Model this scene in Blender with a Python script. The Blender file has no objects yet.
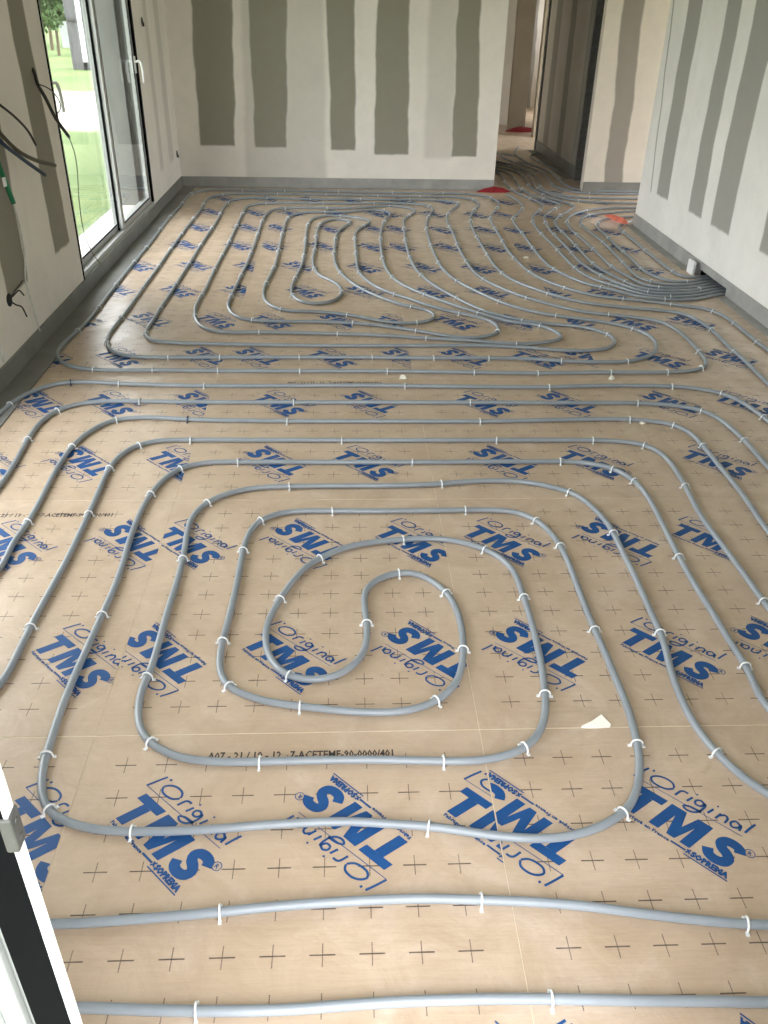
import bpy, bmesh, math, random
import numpy as np
from mathutils import Matrix, Vector

random.seed(7); rng = np.random.default_rng(7)
scene = bpy.context.scene
COL = scene.collection

# ------------------------------------------------------------------ camera
PITCH, YAW, ROLL = 0.5474368562340287, -0.05190551133716751, 0.021819599360196586
CAM = np.array([0.6538036973, -2.7687761688, 1.6323727611])
FPX = 833.7646776
cp, sp, cy, sy, cr, sr = math.cos(PITCH), math.sin(PITCH), math.cos(YAW), math.sin(YAW), math.cos(ROLL), math.sin(ROLL)
_fwd = np.array([-sy*cp, cy*cp, -sp]); _r0 = np.array([cy, sy, 0.0]); _u0 = np.cross(_r0, _fwd)
RIGHT, UP = cr*_r0 + sr*_u0, -sr*_r0 + cr*_u0
cam_data = bpy.data.cameras.new('camera'); cam = bpy.data.objects.new('camera', cam_data); COL.objects.link(cam)
m = Matrix.Identity(4)
for i in range(3):
    m[i][0], m[i][1], m[i][2], m[i][3] = RIGHT[i], UP[i], -_fwd[i], CAM[i]
cam.matrix_world = m
cam_data.sensor_fit = 'HORIZONTAL'; cam_data.sensor_width = 36.0
cam_data.lens = FPX/768*36.0; cam_data.clip_start = 0.02; cam_data.clip_end = 300
scene.camera = cam

# ------------------------------------------------------------------ world, sun, daylight portals, exposure
scene.view_settings.view_transform = 'Standard'; scene.view_settings.look = 'None'
scene.view_settings.gamma = 1.0; scene.view_settings.use_curve_mapping = False
scene.view_settings.exposure = 1.68
world = bpy.data.worlds.new('overcast_sky'); scene.world = world; world.use_nodes = True
bg = world.node_tree.nodes['Background']
bg.inputs['Color'].default_value = (0.97, 0.98, 1.0, 1); bg.inputs['Strength'].default_value = 3.0
sun_d = bpy.data.lights.new('sun', 'SUN'); sun_d.energy = 1.6; sun_d.angle = math.radians(6); sun_d.color = (1, .95, .86)
sun = bpy.data.objects.new('sun', sun_d); COL.objects.link(sun)
sun.rotation_euler = Vector((-0.62, -0.35, -0.75)).to_track_quat('-Z', 'Y').to_euler()
def portal(name, loc, direction, sx, sy_):
    d = bpy.data.lights.new(name, 'AREA'); d.shape = 'RECTANGLE'; d.size = sx; d.size_y = sy_
    d.cycles.is_portal = True
    o = bpy.data.objects.new(name, d); COL.objects.link(o); o.location = loc
    o.rotation_euler = Vector(direction).to_track_quat('-Z', 'Z').to_euler()
portal('daylight_portal_door', (.70, -2.62, 1.1), (0, 1, 0), .95, 2.25)
portal('daylight_portal_window', (-1.38, 3.76, 1.16), (1, 0, 0), 2.3, 2.2)
portal('daylight_portal_window_near', (-1.38, -.05, 1.16), (1, 0, 0), 1.8, 2.2)
portal('daylight_portal_alcove', (5.62, 5.45, 1.1), (-1, 0, 0), 1.4, 2.1)
scene.cycles.max_bounces = 12; scene.cycles.diffuse_bounces = 6
scene.cycles.use_denoising = True
scene.cycles.sample_clamp_indirect = 6.0

# ------------------------------------------------------------------ photo pixel -> place
def ray(x, y):
    return (x-384)/FPX*RIGHT - (y-512)/FPX*UP + _fwd
def P(x, y, z=0.0):
    d = ray(x, y); return CAM + d*(z-CAM[2])/d[2]
def PX(x, y, X):
    d = ray(x, y); return CAM + d*(X-CAM[0])/d[0]
def PY(x, y, Y):
    d = ray(x, y); return CAM + d*(Y-CAM[1])/d[1]

# ------------------------------------------------------------------ materials
def srgb(r, g, b):
    f = lambda c: (c/255/12.92) if c/255 <= .04045 else ((c/255+.055)/1.055)**2.4
    return (f(r), f(g), f(b), 1)
class NT:
    def __init__(s, name):
        s.mat = bpy.data.materials.new(name); s.mat.use_nodes = True; s.nt = s.mat.node_tree
        s.b = s.nt.nodes['Principled BSDF']; s.out = s.nt.nodes['Material Output']
    def n(s, t, **kw):
        nd = s.nt.nodes.new(t)
        for k, v in kw.items(): setattr(nd, k, v)
        return nd
    def link(s, a, b): s.nt.links.new(a, b)
    def put(s, sock, v):
        if isinstance(v, bpy.types.NodeSocket): s.link(v, sock)
        else: sock.default_value = v
    def math(s, op, a, b=None, c=None, clamp=False):
        nd = s.n('ShaderNodeMath', operation=op, use_clamp=clamp)
        s.put(nd.inputs[0], a)
        if b is not None: s.put(nd.inputs[1], b)
        if c is not None: s.put(nd.inputs[2], c)
        return nd.outputs[0]
    def noise(s, vec, scale, detail=3, rough=.55, dist=0.0):
        nd = s.n('ShaderNodeTexNoise'); s.link(vec, nd.inputs['Vector'])
        nd.inputs['Scale'].default_value = scale; nd.inputs['Detail'].default_value = detail
        nd.inputs['Roughness'].default_value = rough; nd.inputs['Distortion'].default_value = dist
        return nd.outputs['Fac']
    def mix(s, fac, a, b):
        nd = s.n('ShaderNodeMix', data_type='RGBA')
        s.put(nd.inputs['Factor'], fac); s.put(nd.inputs['A'], a); s.put(nd.inputs['B'], b)
        return nd.outputs['Result']
    def ramp(s, v, a, b, lo=0.0, hi=1.0, smooth=False):
        nd = s.n('ShaderNodeMapRange', interpolation_type='SMOOTHSTEP' if smooth else 'LINEAR')
        s.put(nd.inputs['Value'], v); s.put(nd.inputs['From Min'], a); s.put(nd.inputs['From Max'], b)
        nd.inputs['To Min'].default_value = lo; nd.inputs['To Max'].default_value = hi
        return nd.outputs['Result']
    def bump(s, h, strength=.2, dist=.01):
        nd = s.n('ShaderNodeBump'); s.link(h, nd.inputs['Height'])
        nd.inputs['Strength'].default_value = strength; nd.inputs['Distance'].default_value = dist
        s.link(nd.outputs['Normal'], s.b.inputs['Normal'])
    def obj(s):
        return s.n('ShaderNodeTexCoord').outputs['Object']
def simple(name, col, rough=.5, metal=0.0, var=.12, scale=30, spec=None):
    t = NT(name); o = t.obj(); f = t.noise(o, scale)
    dk = tuple(c*(1-var) for c in col[:3])+(1,); lt = tuple(min(1, c*(1+var)) for c in col[:3])+(1,)
    t.link(t.mix(t.ramp(f, .3, .7), dk, lt), t.b.inputs['Base Color'])
    t.b.inputs['Roughness'].default_value = rough; t.b.inputs['Metallic'].default_value = metal
    if spec is not None: t.b.inputs['Specular IOR Level'].default_value = spec
    return t.mat

def make_kraft():
    t = NT('kraft_faced_board'); o = t.obj()
    geo = t.n('ShaderNodeNewGeometry').outputs['Position']
    big = t.noise(geo, 1.7, 4, .6, .6); mid = t.noise(geo, 7.0, 5, .62, .8); fine = t.noise(geo, 60.0, 3)
    mp = t.n('ShaderNodeMapping'); t.link(geo, mp.inputs['Vector']); mp.inputs['Scale'].default_value = (3, 30, 1)
    fib = t.noise(mp.outputs['Vector'], 2.5, 4, .6)
    c = t.mix(t.ramp(big, .35, .68), (.525, .402, .292, 1), (.598, .470, .352, 1))
    c = t.mix(t.ramp(t.noise(geo, 3.3, 6, .7, 1.5), .50, .70, 0, .80), c, (.655, .535, .435, 1))
    c = t.mix(t.ramp(mid, .42, .72, 0, .62), c, (.42, .305, .21, 1))
    c = t.mix(t.ramp(fib, .5, .8, 0, .30), c, (.63, .51, .41, 1))
    c = t.mix(t.ramp(fine, .55, .8, 0, .25), c, (.39, .285, .20, 1))
    s = t.n('ShaderNodeSeparateXYZ'); t.link(o, s.inputs[0]); x, y = s.outputs['X'], s.outputs['Y']
    dx = t.math('ABSOLUTE', t.math('SUBTRACT', t.math('FRACT', t.math('ADD', t.math('MULTIPLY', x, 10.0), .5)), .5))
    dy = t.math('ABSOLUTE', t.math('SUBTRACT', t.math('FRACT', t.math('ADD', t.math('MULTIPLY', y, 10.0), .5)), .5))
    h = t.math('MULTIPLY', t.math('LESS_THAN', dy, .0155), t.math('LESS_THAN', dx, .26))
    v = t.math('MULTIPLY', t.math('LESS_THAN', dx, .0115), t.math('LESS_THAN', dy, .25))
    dots = t.math('LESS_THAN', t.math('FRACT', t.math('MULTIPLY', dy, 28.0)), .78)
    cr_ = t.math('MAXIMUM', h, t.math('MULTIPLY', v, dots))
    inx = t.math('MULTIPLY', t.math('GREATER_THAN', x, .05), t.math('LESS_THAN', x, .95))
    iny = t.math('MULTIPLY', t.math('GREATER_THAN', y, .05), t.math('LESS_THAN', y, 1.15))
    cr_ = t.math('MULTIPLY', t.math('MULTIPLY', cr_, inx), iny)
    wear = t.ramp(t.noise(geo, 25.0, 2), .2, .6, .65, .95)
    c = t.mix(t.math('MULTIPLY', cr_, wear), c, (.045, .028, .024, 1))
    t.link(c, t.b.inputs['Base Color'])
    t.link(t.ramp(mid, .3, .7, .27, .46), t.b.inputs['Roughness'])
    t.b.inputs['Specular IOR Level'].default_value = .5
    t.b.inputs['Coat Weight'].default_value = .35; t.b.inputs['Coat Roughness'].default_value = .38
    hgt = t.math('ADD', t.math('MULTIPLY', mid, .6), t.math('MULTIPLY', fib, .25))
    t.bump(hgt, .32, .014)
    return t.mat
def make_wall(name, axis, stripes, plaster, board, zb=.35, zt=1.65, ghost=()):
    """skimmed plasterboard: bare board stripes (lo/hi edge at height zb and at zt, bottom end z0)"""
    t = NT(name); o = t.obj(); s = t.n('ShaderNodeSeparateXYZ'); t.link(o, s.inputs[0])
    u0 = s.outputs[axis]; z0 = s.outputs['Z']
    cmb = t.n('ShaderNodeCombineXYZ'); t.link(z0, cmb.inputs[2]); t.link(t.math('MULTIPLY', u0, .35), cmb.inputs[0])
    wob = t.math('MULTIPLY', t.math('SUBTRACT', t.noise(cmb.outputs[0], 1.8, 3), .5), .085)
    u = t.math('ADD', u0, wob)
    z = t.math('ADD', z0, t.math('MULTIPLY', t.math('SUBTRACT', t.noise(o, 9.0, 2), .5), .02))
    k = t.math('DIVIDE', t.math('SUBTRACT', z0, zb), zt-zb)
    def mask(b0, b1, t0, t1, zlow, e=.012):
        e0 = t.math('MULTIPLY_ADD', k, t0-b0, b0); e1 = t.math('MULTIPLY_ADD', k, t1-b1, b1)
        a = t.ramp(t.math('SUBTRACT', u, e0), -e, e, smooth=True)
        b = t.ramp(t.math('SUBTRACT', e1, u), -e, e, smooth=True)
        c = t.ramp(z, zlow-e, zlow+e, smooth=True)
        return t.math('MULTIPLY', t.math('MULTIPLY', a, b), c)
    tot = None
    for st in stripes:
        mk = mask(*st); tot = mk if tot is None else t.math('MAXIMUM', tot, mk)
    big = t.noise(o, 2.2, 4, .6, .4); smear = t.noise(o, 12.0, 4, .6)
    pl = t.mix(t.ramp(big, .35, .7, 0, .5), plaster, tuple(c*.82 for c in plaster[:3])+(1,))
    pl = t.mix(t.ramp(smear, .5, .8, 0, .18), pl, tuple(c*.7 for c in plaster[:3])+(1,))
    for g in ghost:
        pl = t.mix(t.math('MULTIPLY', mask(*g, .03), .30), pl, board)
    bd = t.mix(t.ramp(smear, .4, .75, 0, .2), board, tuple(c*1.2 for c in board[:3])+(1,))
    t.link(t.mix(tot, pl, bd) if tot is not None else pl, t.b.inputs['Base Color'])
    t.b.inputs['Roughness'].default_value = .78; t.b.inputs['Specular IOR Level'].default_value = .25
    t.bump(smear, .06, .004)
    return t.mat
def make_glass():
    t = NT('window_glass'); tr = t.n('ShaderNodeBsdfTransparent'); gl = t.n('ShaderNodeBsdfGlossy')
    tr.inputs[0].default_value = (.965, .975, .968, 1); gl.inputs['Roughness'].default_value = .01
    lw = t.n('ShaderNodeNewGeometry'); dt = t.n('ShaderNodeVectorMath', operation='DOT_PRODUCT')
    t.link(lw.outputs['Normal'], dt.inputs[0]); t.link(lw.outputs['Incoming'], dt.inputs[1])
    k = t.math('POWER', t.math('SUBTRACT', 1.0, t.math('ABSOLUTE', dt.outputs['Value']), clamp=True), 5.0)   # Schlick, same from both faces
    f = t.math('ADD', t.math('MULTIPLY_ADD', k, .96, .04), t.ramp(t.noise(t.obj(), 3.0), .2, .9, .0, .03), clamp=True)
    mx = t.n('ShaderNodeMixShader'); t.link(f, mx.inputs[0]); t.link(tr.outputs[0], mx.inputs[1]); t.link(gl.outputs[0], mx.inputs[2])
    t.link(mx.outputs[0], t.out.inputs['Surface']); return t.mat
def make_lawn():
    t = NT('lawn'); o = t.obj(); a = t.noise(o, .35, 4); b = t.noise(o, 14.0, 4, .7)
    c = t.mix(t.ramp(a, .35, .65), (.075, .135, .028, 1), (.150, .205, .060, 1))
    c = t.mix(t.ramp(b, .35, .75, 0, .6), c, (.035, .075, .015, 1))
    s = t.n('ShaderNodeSeparateXYZ'); t.link(o, s.inputs[0])
    yy = t.math('ADD', s.outputs['Y'], t.math('MULTIPLY', t.math('SUBTRACT', t.noise(o, .5, 3), .5), 5.0))
    dirt = t.math('MULTIPLY', t.ramp(yy, 12.5, 14.0, smooth=True), t.ramp(yy, 20.5, 19.0, smooth=True))
    c = t.mix(dirt, c, (.34, .32, .27, 1))
    t.link(c, t.b.inputs['Base Color']); t.b.inputs['Roughness'].default_value = .9; t.bump(b, .6, .05); return t.mat

PLASTER = (.87, .835, .775, 1); BOARD = (.30, .285, .235, 1)
M = dict(
    kraft=make_kraft(), foam=simple('board_foam_edge', (.84, .78, .62, 1), .9, var=.08),
    blue=simple('blue_print_ink', srgb(20, 76, 136), .55, var=.10, scale=18),
    ink=simple('black_print_ink', (.05, .04, .04, 1), .6),
    pipe=simple('grey_pipe', (.265, .300, .335, 1), .30, var=.06, scale=9),
    clip=simple('white_clip', (.80, .83, .85, 1), .4, var=.03), navyclip=simple('navy_clip', (.02, .035, .10, 1), .4),
    strip=simple('grey_edge_foam', (.215, .215, .205, 1), .55, var=.16, scale=5),
    stripR=simple('grey_edge_foam_pale', (.34, .34, .33, 1), .6, var=.14, scale=6),
    wall_back=make_wall('skimmed_plasterboard_back', 'X', [(-.79, -.45, -.765, -.381, .39), (-.25, .06, -.234, .124, .38), (.52, .76, .484, .752, .365), (.95, 1.29, .966, 1.263, .33), (1.73, 1.98, 1.72, 1.935, .32)], PLASTER, BOARD, ghost=[(-.35, .46, -.3, .46, .05), (1.45, 1.73, 1.45, 1.72, .3)]),
    wall_left=make_wall('skimmed_plasterboard_left', 'Y', [(2.15, 2.45, 2.13, 2.36, .37), (1.36, 1.66, 1.36, 1.75, .36), (.1, .4, .1, .4, .36), (-.9, -.6, -.9, -.6, .36)], PLASTER, BOARD, ghost=[(5.35, 5.5, 5.35, 5.5, .3), (5.8, 6.02, 5.8, 6.0, .3)]),
    wall_right=make_wall('skimmed_plasterboard_right', 'Y', [(4.05, 4.32, 4.09, 4.37, .345), (3.34, 3.6, 3.4, 3.63, .36), (2.84, 3.16, 2.84, 3.18, .36), (2.05, 2.36, 2.05, 2.38, .376), (4.462, 4.485, 4.68, 4.705, .33), (1.2, 1.5, 1.2, 1.5, .36), (.4, .7, .4, .7, .36), (-.5, -.2, -.5, -.2, .36)], (.84, .83, .80, 1), (.36, .355, .325, 1)),
    wall_far=make_wall('skimmed_plasterboard_far', 'X', [(3.32, 3.51, 3.27, 3.47, -.1), (3.9, 4.15, 3.9, 4.15, -.1), (4.6, 4.9, 4.6, 4.9, -.1)], (.70, .65, .58, 1), (.30, .275, .245, 1)),
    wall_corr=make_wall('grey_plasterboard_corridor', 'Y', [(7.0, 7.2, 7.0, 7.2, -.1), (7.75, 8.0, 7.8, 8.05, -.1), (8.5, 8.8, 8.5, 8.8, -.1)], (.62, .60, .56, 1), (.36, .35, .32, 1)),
    brown=simple('shaded_plasterboard', (.36, .31, .24, 1), .8, var=.06, scale=4),  # corridor shade is put into this brown plasterboard colour
    ceiling=simple('ceiling_board', (.62, .61, .56, 1), .85, var=.05, scale=3),
    render=simple('shaded_render', (.20, .205, .195, 1), .9, var=.08, scale=6),  # grey render, darkened so the reveal's shade is in its colour
    concrete=simple('concrete_slab', (.33, .32, .30, 1), .9, var=.15, scale=6),
    sill=simple('white_sill', (.82, .84, .86, 1), .6, var=.03),
    pvc=simple('grey_white_frame', (.40, .41, .405, 1), .35, var=.04, scale=8),
    gasket=simple('black_gasket', (.0025, .003, .004, 1), .7, spec=.06), white=simple('white_frame', (.88, .89, .90, 1), .35, var=.02),
    steel=simple('steel_plate', (.12, .12, .12, 1), .5, .6, var=.15, scale=50),
    handle=simple('handle_white', (.78, .79, .78, 1), .3, var=.03), glass=make_glass(),
    lawn=make_lawn(), green=simple('green_tube', (.015, .19, .085, 1), .4), blackc=simple('black_conduit', (.030, .028, .024, 1), .5),
    brownc=simple('brown_conduit', (.075, .062, .042, 1), .5), bluec=simple('blue_conduit', (.020, .045, .085, 1), .45), whitec=simple('white_cable', (.62, .62, .58, 1), .5),
    red=simple('red_plastic', (.26, .012, .022, 1), .5, var=.3, scale=40), pink=simple('pale_sheet', (.78, .62, .56, 1), .6, var=.1),
    redpink=simple('coral_scrap', (.70, .18, .12, 1), .6, var=.15), paper=simple('torn_paper', (.85, .82, .74, 1), .8, var=.04),
    dark=simple('cavity_shade', (.02, .02, .02, 1), .9), greyblock=simple('grey_masonry', (.105, .105, .115, 1), .9, var=.12, scale=3), stud=simple('galvanised_stud', (.20, .20, .19, 1), .45, .7, var=.2),  # near-black cavity colour stands in for the shade inside holes
    leaf=simple('leaves', (.06, .11, .035, 1), .7, var=.35, scale=1.5), bark=simple('bark', (.12, .09, .06, 1), .9), houser=simple('house_white', (.42, .44, .46, 1), .8, var=.03), roof=simple('grey_roof', (.05, .05, .055, 1), .7),
)
# ------------------------------------------------------------------ object helpers
def tag(o, label=None, cat=None, group=None, kind=None):
    for k, v in (('label', label), ('category', cat), ('group', group), ('kind', kind)):
        if v: o[k] = v
    return o
def link(name, mesh, parent=None, loc=None, rz=0.0):
    o = bpy.data.objects.new(name, mesh); COL.objects.link(o)
    if parent is not None: o.parent = parent
    if loc is not None: o.location = loc
    if rz: o.rotation_euler = (0, 0, rz)
    return o
def empty(name, loc=(0, 0, 0)):
    o = bpy.data.objects.new(name, None); COL.objects.link(o); o.location = loc; o.empty_display_size = .1
    return o
def meshdata(name, verts, faces, mats, idx=None, smooth=False):
    me = bpy.data.meshes.new(name); me.from_pydata([tuple(map(float, v)) for v in verts], [], [tuple(map(int, f)) for f in faces])
    for mt in (mats if isinstance(mats, (list, tuple)) else [mats]): me.materials.append(mt)
    if idx is not None: me.polygons.foreach_set('material_index', np.array(idx, dtype=np.int32))
    if smooth: me.polygons.foreach_set('use_smooth', np.ones(len(me.polygons), dtype=bool))
    me.update(); return me
class MB:
    def __init__(s): s.v = []; s.f = []
    def box(s, a, b):
        (x0, y0, z0), (x1, y1, z1) = a, b; n = len(s.v)
        s.v += [(x0, y0, z0), (x1, y0, z0), (x1, y1, z0), (x0, y1, z0), (x0, y0, z1), (x1, y0, z1), (x1, y1, z1), (x0, y1, z1)]
        s.f += [tuple(n+i for i in q) for q in ((0, 3, 2, 1), (4, 5, 6, 7), (0, 1, 5, 4), (1, 2, 6, 5), (2, 3, 7, 6), (3, 0, 4, 7))]
        return s
    def tube(s, pts, r, n=8, cap=True):
        v, f = sweep(np.asarray(pts, float), r, n, cap); k = len(s.v)
        s.v += [tuple(p) for p in v]; s.f += [tuple(k+i for i in q) for q in f]; return s
    def build(s, name, mat, parent=None, bevel=0.0, smooth=False, loc=None):
        me = meshdata(name, s.v, s.f, mat, smooth=smooth)
        o = link(name, me, parent, loc)
        if bevel:
            md = o.modifiers.new('bevel', 'BEVEL'); md.width = bevel; md.segments = 2; md.limit_method = 'ANGLE'
        return o
def sweep(p, r, n=8, cap=True):
    t = np.gradient(p, axis=0); t /= np.linalg.norm(t, axis=1)[:, None]+1e-12
    up = np.tile(np.array([0, 0, 1.0]), (len(p), 1))
    bad = np.abs(t[:, 2]) > .93; up[bad] = (0, 1.0, 0)
    s = np.cross(t, up); s /= np.linalg.norm(s, axis=1)[:, None]; u = np.cross(s, t)
    if bad.any():                                   # keep one frame along steep paths
        for i in range(1, len(p)):
            a = s[i-1]-t[i]*np.dot(s[i-1], t[i]); s[i] = a/np.linalg.norm(a); u[i] = np.cross(s[i], t[i])
    ang = np.arange(n)*2*np.pi/n+np.pi/n
    V = p[:, None, :]+r*(np.cos(ang)[None, :, None]*s[:, None, :]+np.sin(ang)[None, :, None]*u[:, None, :])
    F = [(i*n+j, i*n+(j+1) % n, (i+1)*n+(j+1) % n, (i+1)*n+j) for i in range(len(p)-1) for j in range(n)]
    if cap: F += [tuple(range(n))[::-1], tuple((len(p)-1)*n+j for j in range(n))]
    return V.reshape(-1, 3), F
def spline(pts, step=.03):
    p = np.asarray(pts, float); p = np.vstack([2*p[0]-p[1], p, 2*p[-1]-p[-2]]); out = []
    for i in range(1, len(p)-2):
        a, b, c, d = p[i-1:i+3]
        t0 = 0; t1 = t0+max(1e-4, np.linalg.norm(b-a)**.5); t2 = t1+max(1e-4, np.linalg.norm(c-b)**.5); t3 = t2+max(1e-4, np.linalg.norm(d-c)**.5)
        k = max(2, int(np.linalg.norm(c-b)/step)); t = np.linspace(t1, t2, k, endpoint=False)[:, None]
        A1 = (t1-t)/(t1-t0)*a+(t-t0)/(t1-t0)*b; A2 = (t2-t)/(t2-t1)*b+(t-t1)/(t2-t1)*c; A3 = (t3-t)/(t3-t2)*c+(t-t2)/(t3-t2)*d
        B1 = (t2-t)/(t2-t0)*A1+(t-t0)/(t2-t0)*A2; B2 = (t3-t)/(t3-t1)*A2+(t-t1)/(t3-t1)*A3
        out.append((t2-t)/(t2-t1)*B1+(t-t1)/(t2-t1)*B2)
    out.append(p[-2:-1]); return np.vstack(out)
def resample(p, step):
    d = np.r_[0, np.cumsum(np.linalg.norm(np.diff(p, axis=0), axis=1))]
    s = np.linspace(0, d[-1], max(2, int(d[-1]/step)+1))
    return np.stack([np.interp(s, d, p[:, k]) for k in range(p.shape[1])], 1)
def smooth_path(p, passes):
    for _ in range(passes):
        q = p.copy(); q[1:-1] = .25*p[:-2]+.5*p[1:-1]+.25*p[2:]; p = q
    return p

# ------------------------------------------------------------------ room shell
XL, XR, YB, YF, H = -1.01, 3.20, 6.31, -2.30, 2.55
WT = .34                                            # outer wall thickness
wy0, wy1, wz0, wz1 = 2.60, 4.92, .09, 2.25          # opening of the glazed door in the left wall
def structure(o, label, cat): return tag(o, label, cat, kind='structure')
vy0, vy1 = -.95, .85                              # second glazed door in the left wall, out of view
b = MB().box((XL-WT, YF-.30, -.3), (XL, vy0, H)).box((XL-WT, vy1, -.3), (XL, wy0, H)).box((XL-WT, vy0, wz1), (XL, vy1, H)).box((XL-WT, vy0, -.3), (XL, vy1, wz0)).box((XL-WT, wy1, -.3), (XL, YB+.1, H)).box((XL-WT, wy0, wz1), (XL, wy1, H)).box((XL-WT, wy0, -.3), (XL, wy1, wz0))
wall_left = structure(b.build('wall_left', M['wall_left']), 'dim left wall of skimmed plasterboard with the glazed door in it', 'wall')
wall_back = structure(MB().box((XL, YB, -.06), (2.19, YB+.10, H)).build('wall_back', M['wall_back']), 'pale back wall with five bare grey-green plasterboard stripes', 'wall')
hy0, hy1, hz = 2.66, 3.30, .050                     # pipe hole at the foot of the right wall
b = MB().box((XR, -2.6, -.06), (XR+.07, hy0, H)).box((XR, hy1, -.06), (XR+.07, 4.76, H)).box((XR, hy0, hz), (XR+.07, hy1, H))
wall_right = structure(b.build('wall_right', M['wall_right']), 'bright right partition wall with grey stripes and a pipe hole at its foot', 'wall')
b = MB().box((XR+.07, hy0-.1, -.06), (XR+.5, hy1+.1, -.05)).box((XR+.5, hy0-.1, -.06), (XR+.52, hy1+.1, .4)).box((XR+.07, hy0-.12, -.06), (XR+.5, hy0-.1, .4)).box((XR+.07, hy1+.1, -.06), (XR+.5, hy1+.12, .4)).box((XR+.07, hy0-.1, .38), (XR+.5, hy1+.1, .4))
b.build('pipe_cavity', M['dark'], wall_right)  # pocket behind the hole, its shade put into a near-black colour
b = MB().box((3.11, 6.27, -.06), (5.9, 6.37, H))
wall_far = structure(b.build('wall_far', M['wall_far']), 'pinkish far wall beyond the right partition, one grey stripe showing', 'wall')
b = MB().box((3.27, 4.66, -.06), (5.9, 4.76, H)).box((5.6, 4.76, 2.1), (5.7, 6.27, H)).box((5.6, 4.76, -.06), (5.7, 4.80, 2.1)).box((5.6, 6.15, -.06), (5.7, 6.27, 2.1))
structure(b.build('wall_alcove', M['wall_far']), 'alcove walls hidden behind the right partition', 'wall')
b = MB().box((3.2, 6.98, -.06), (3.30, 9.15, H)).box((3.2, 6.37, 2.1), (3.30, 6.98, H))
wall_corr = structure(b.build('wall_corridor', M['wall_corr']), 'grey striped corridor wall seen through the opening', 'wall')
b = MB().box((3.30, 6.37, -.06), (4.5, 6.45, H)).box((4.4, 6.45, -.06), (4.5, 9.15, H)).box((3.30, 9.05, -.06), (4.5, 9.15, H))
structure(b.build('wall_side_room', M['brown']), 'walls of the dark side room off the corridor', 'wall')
structure(MB().box((3.40, 10.42, -.06), (4.6, 10.54, H)).build('wall_corridor_corner', M['brown']), 'shaded brownish wall corner at the end of the corridor', 'wall')
structure(MB().box((3.17, 11.25, -.06), (3.43, 11.35, H)).build('wall_corridor_end', M['brown']), 'narrow wall panel, shaded brown, closing the corridor left of the bright slit', 'wall')
b = MB().box((2.09, 6.41, -.06), (2.19, 12.0, H)).box((2.19, 11.9, -.06), (3.40, 12.0, H))
structure(b.build('wall_corridor_left', M['wall_far']), 'pale wall strip deep in the corridor beside the back wall edge', 'wall')
b = MB().box((3.22, 14.6, -.06), (5.2, 14.7, H)).box((5.1, 10.54, -.06), (5.2, 13.0, H)).box((5.1, 11.2, 2.3), (5.2, 14.6, H)).box((5.1, 11.2, -.06), (5.2, 14.6, 1.3)).box((3.12, 12.0, -.06), (3.22, 14.7, H))
structure(b.build('wall_end_room', M['wall_far']), 'walls of the bright room behind the corridor', 'wall')
dx0, dx1, dz1 = .25, 1.15, 2.20                      # the glazed door the photographer stands in
b = MB().box((XL, YF-.30, -.3), (dx0, YF, H)).box((dx1, YF-.30, -.3), (XR+.07, YF, H)).box((dx0, YF-.30, dz1), (dx1, YF, H)).box((dx0, YF-.30, -.3), (dx1, YF, -.06))
structure(b.build('wall_front', M['wall_far']), 'front wall around the doorway the photo is taken from', 'wall')
structure(MB().box((XL-WT-.4, YF-.35, H), (5.9, 14.8, H+.25)).build('ceiling', M['ceiling']), 'ceiling slab above the room, out of view', 'ceiling')

# perimeter foam strips
def strip(name, label, mat, boxes):
    b = MB()
    for bx in boxes: b.box(*bx)
    o = b.build(name, mat, bevel=.003); return structure(o, label, 'edge strip')
strip('baseboard_left', 'dark grey foam edge strip and floor flap along the left wall', M['strip'], [((XL, YF, .0), (XL+.012, YB, .10)), ((XL+.012, YF, .0005), (-.875, YB-.005, .006))])
strip('baseboard_back', 'grey foam edge strip at the foot of the back wall', M['stripR'], [((XL+.013, YB-.012, .0), (2.19, YB, .10)), ((-.875, YB-.06, .0005), (2.19, YB-.012, .005))])
strip('baseboard_right', 'grey foam edge strip at the foot of the right wall, cut away at the pipe hole', M['stripR'], [((XR-.010, YF, 0), (XR, hy0, .10)), ((XR-.010, hy1, 0), (XR, 4.77, .10)), ((XR-.010, hy0, hz), (XR, hy1, .10)), ((3.125, YF, .0005), (XR-.010, hy0-.02, .005)), ((3.125, hy1+.02, .0005), (XR-.010, 4.76, .005))])
strip('baseboard_far', 'grey foam edge strip at the foot of the pinkish far wall', M['strip'], [((3.11, 6.258, 0), (5.6, 6.27, .10))])
strip('baseboard_corridor', 'grey foam edge strip along the corridor wall', M['strip'], [((3.188, 6.98, 0), (3.2, 9.15, .13)), ((3.08, 7.0, .0005), (3.188, 9.1, .006))])

# ------------------------------------------------------------------ floor: slab, boards, prints
floor = structure(MB().box((-1.01, -2.3, -.16), (5.9, 14.7, -.062)).build('floor', M['concrete']), 'floor of tan kraft-faced insulation boards printed with blue logos and crosses', 'floor')
def board_mesh(x0, x1, y0, y1):
    g, gy = .0007, .0017; v = []; f = []; mi = []
    def bx(a, c, k):
        n = len(v); bb = MB().box(a, c); v.extend(bb.v); f.extend(tuple(n+i for i in q) for q in bb.f); mi.extend([k]*6)
    bx((x0, y0, -.06), (x1, y1, -.0012), 1)
    bx((x0+g, y0+gy, -.0012), (x1-g, y1-gy, 0), 0)
    return meshdata('insulation_board', v, f, [M['kraft'], M['foam']], mi)
areas = [(XL+.0, XR, YF, YB), (3.2, 5.6, 4.76, 6.27), (2.19, 3.2, YB, 11.9), (3.2, 5.1, 9.15, 14.6)]
boards = {}; cache = {}
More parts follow.
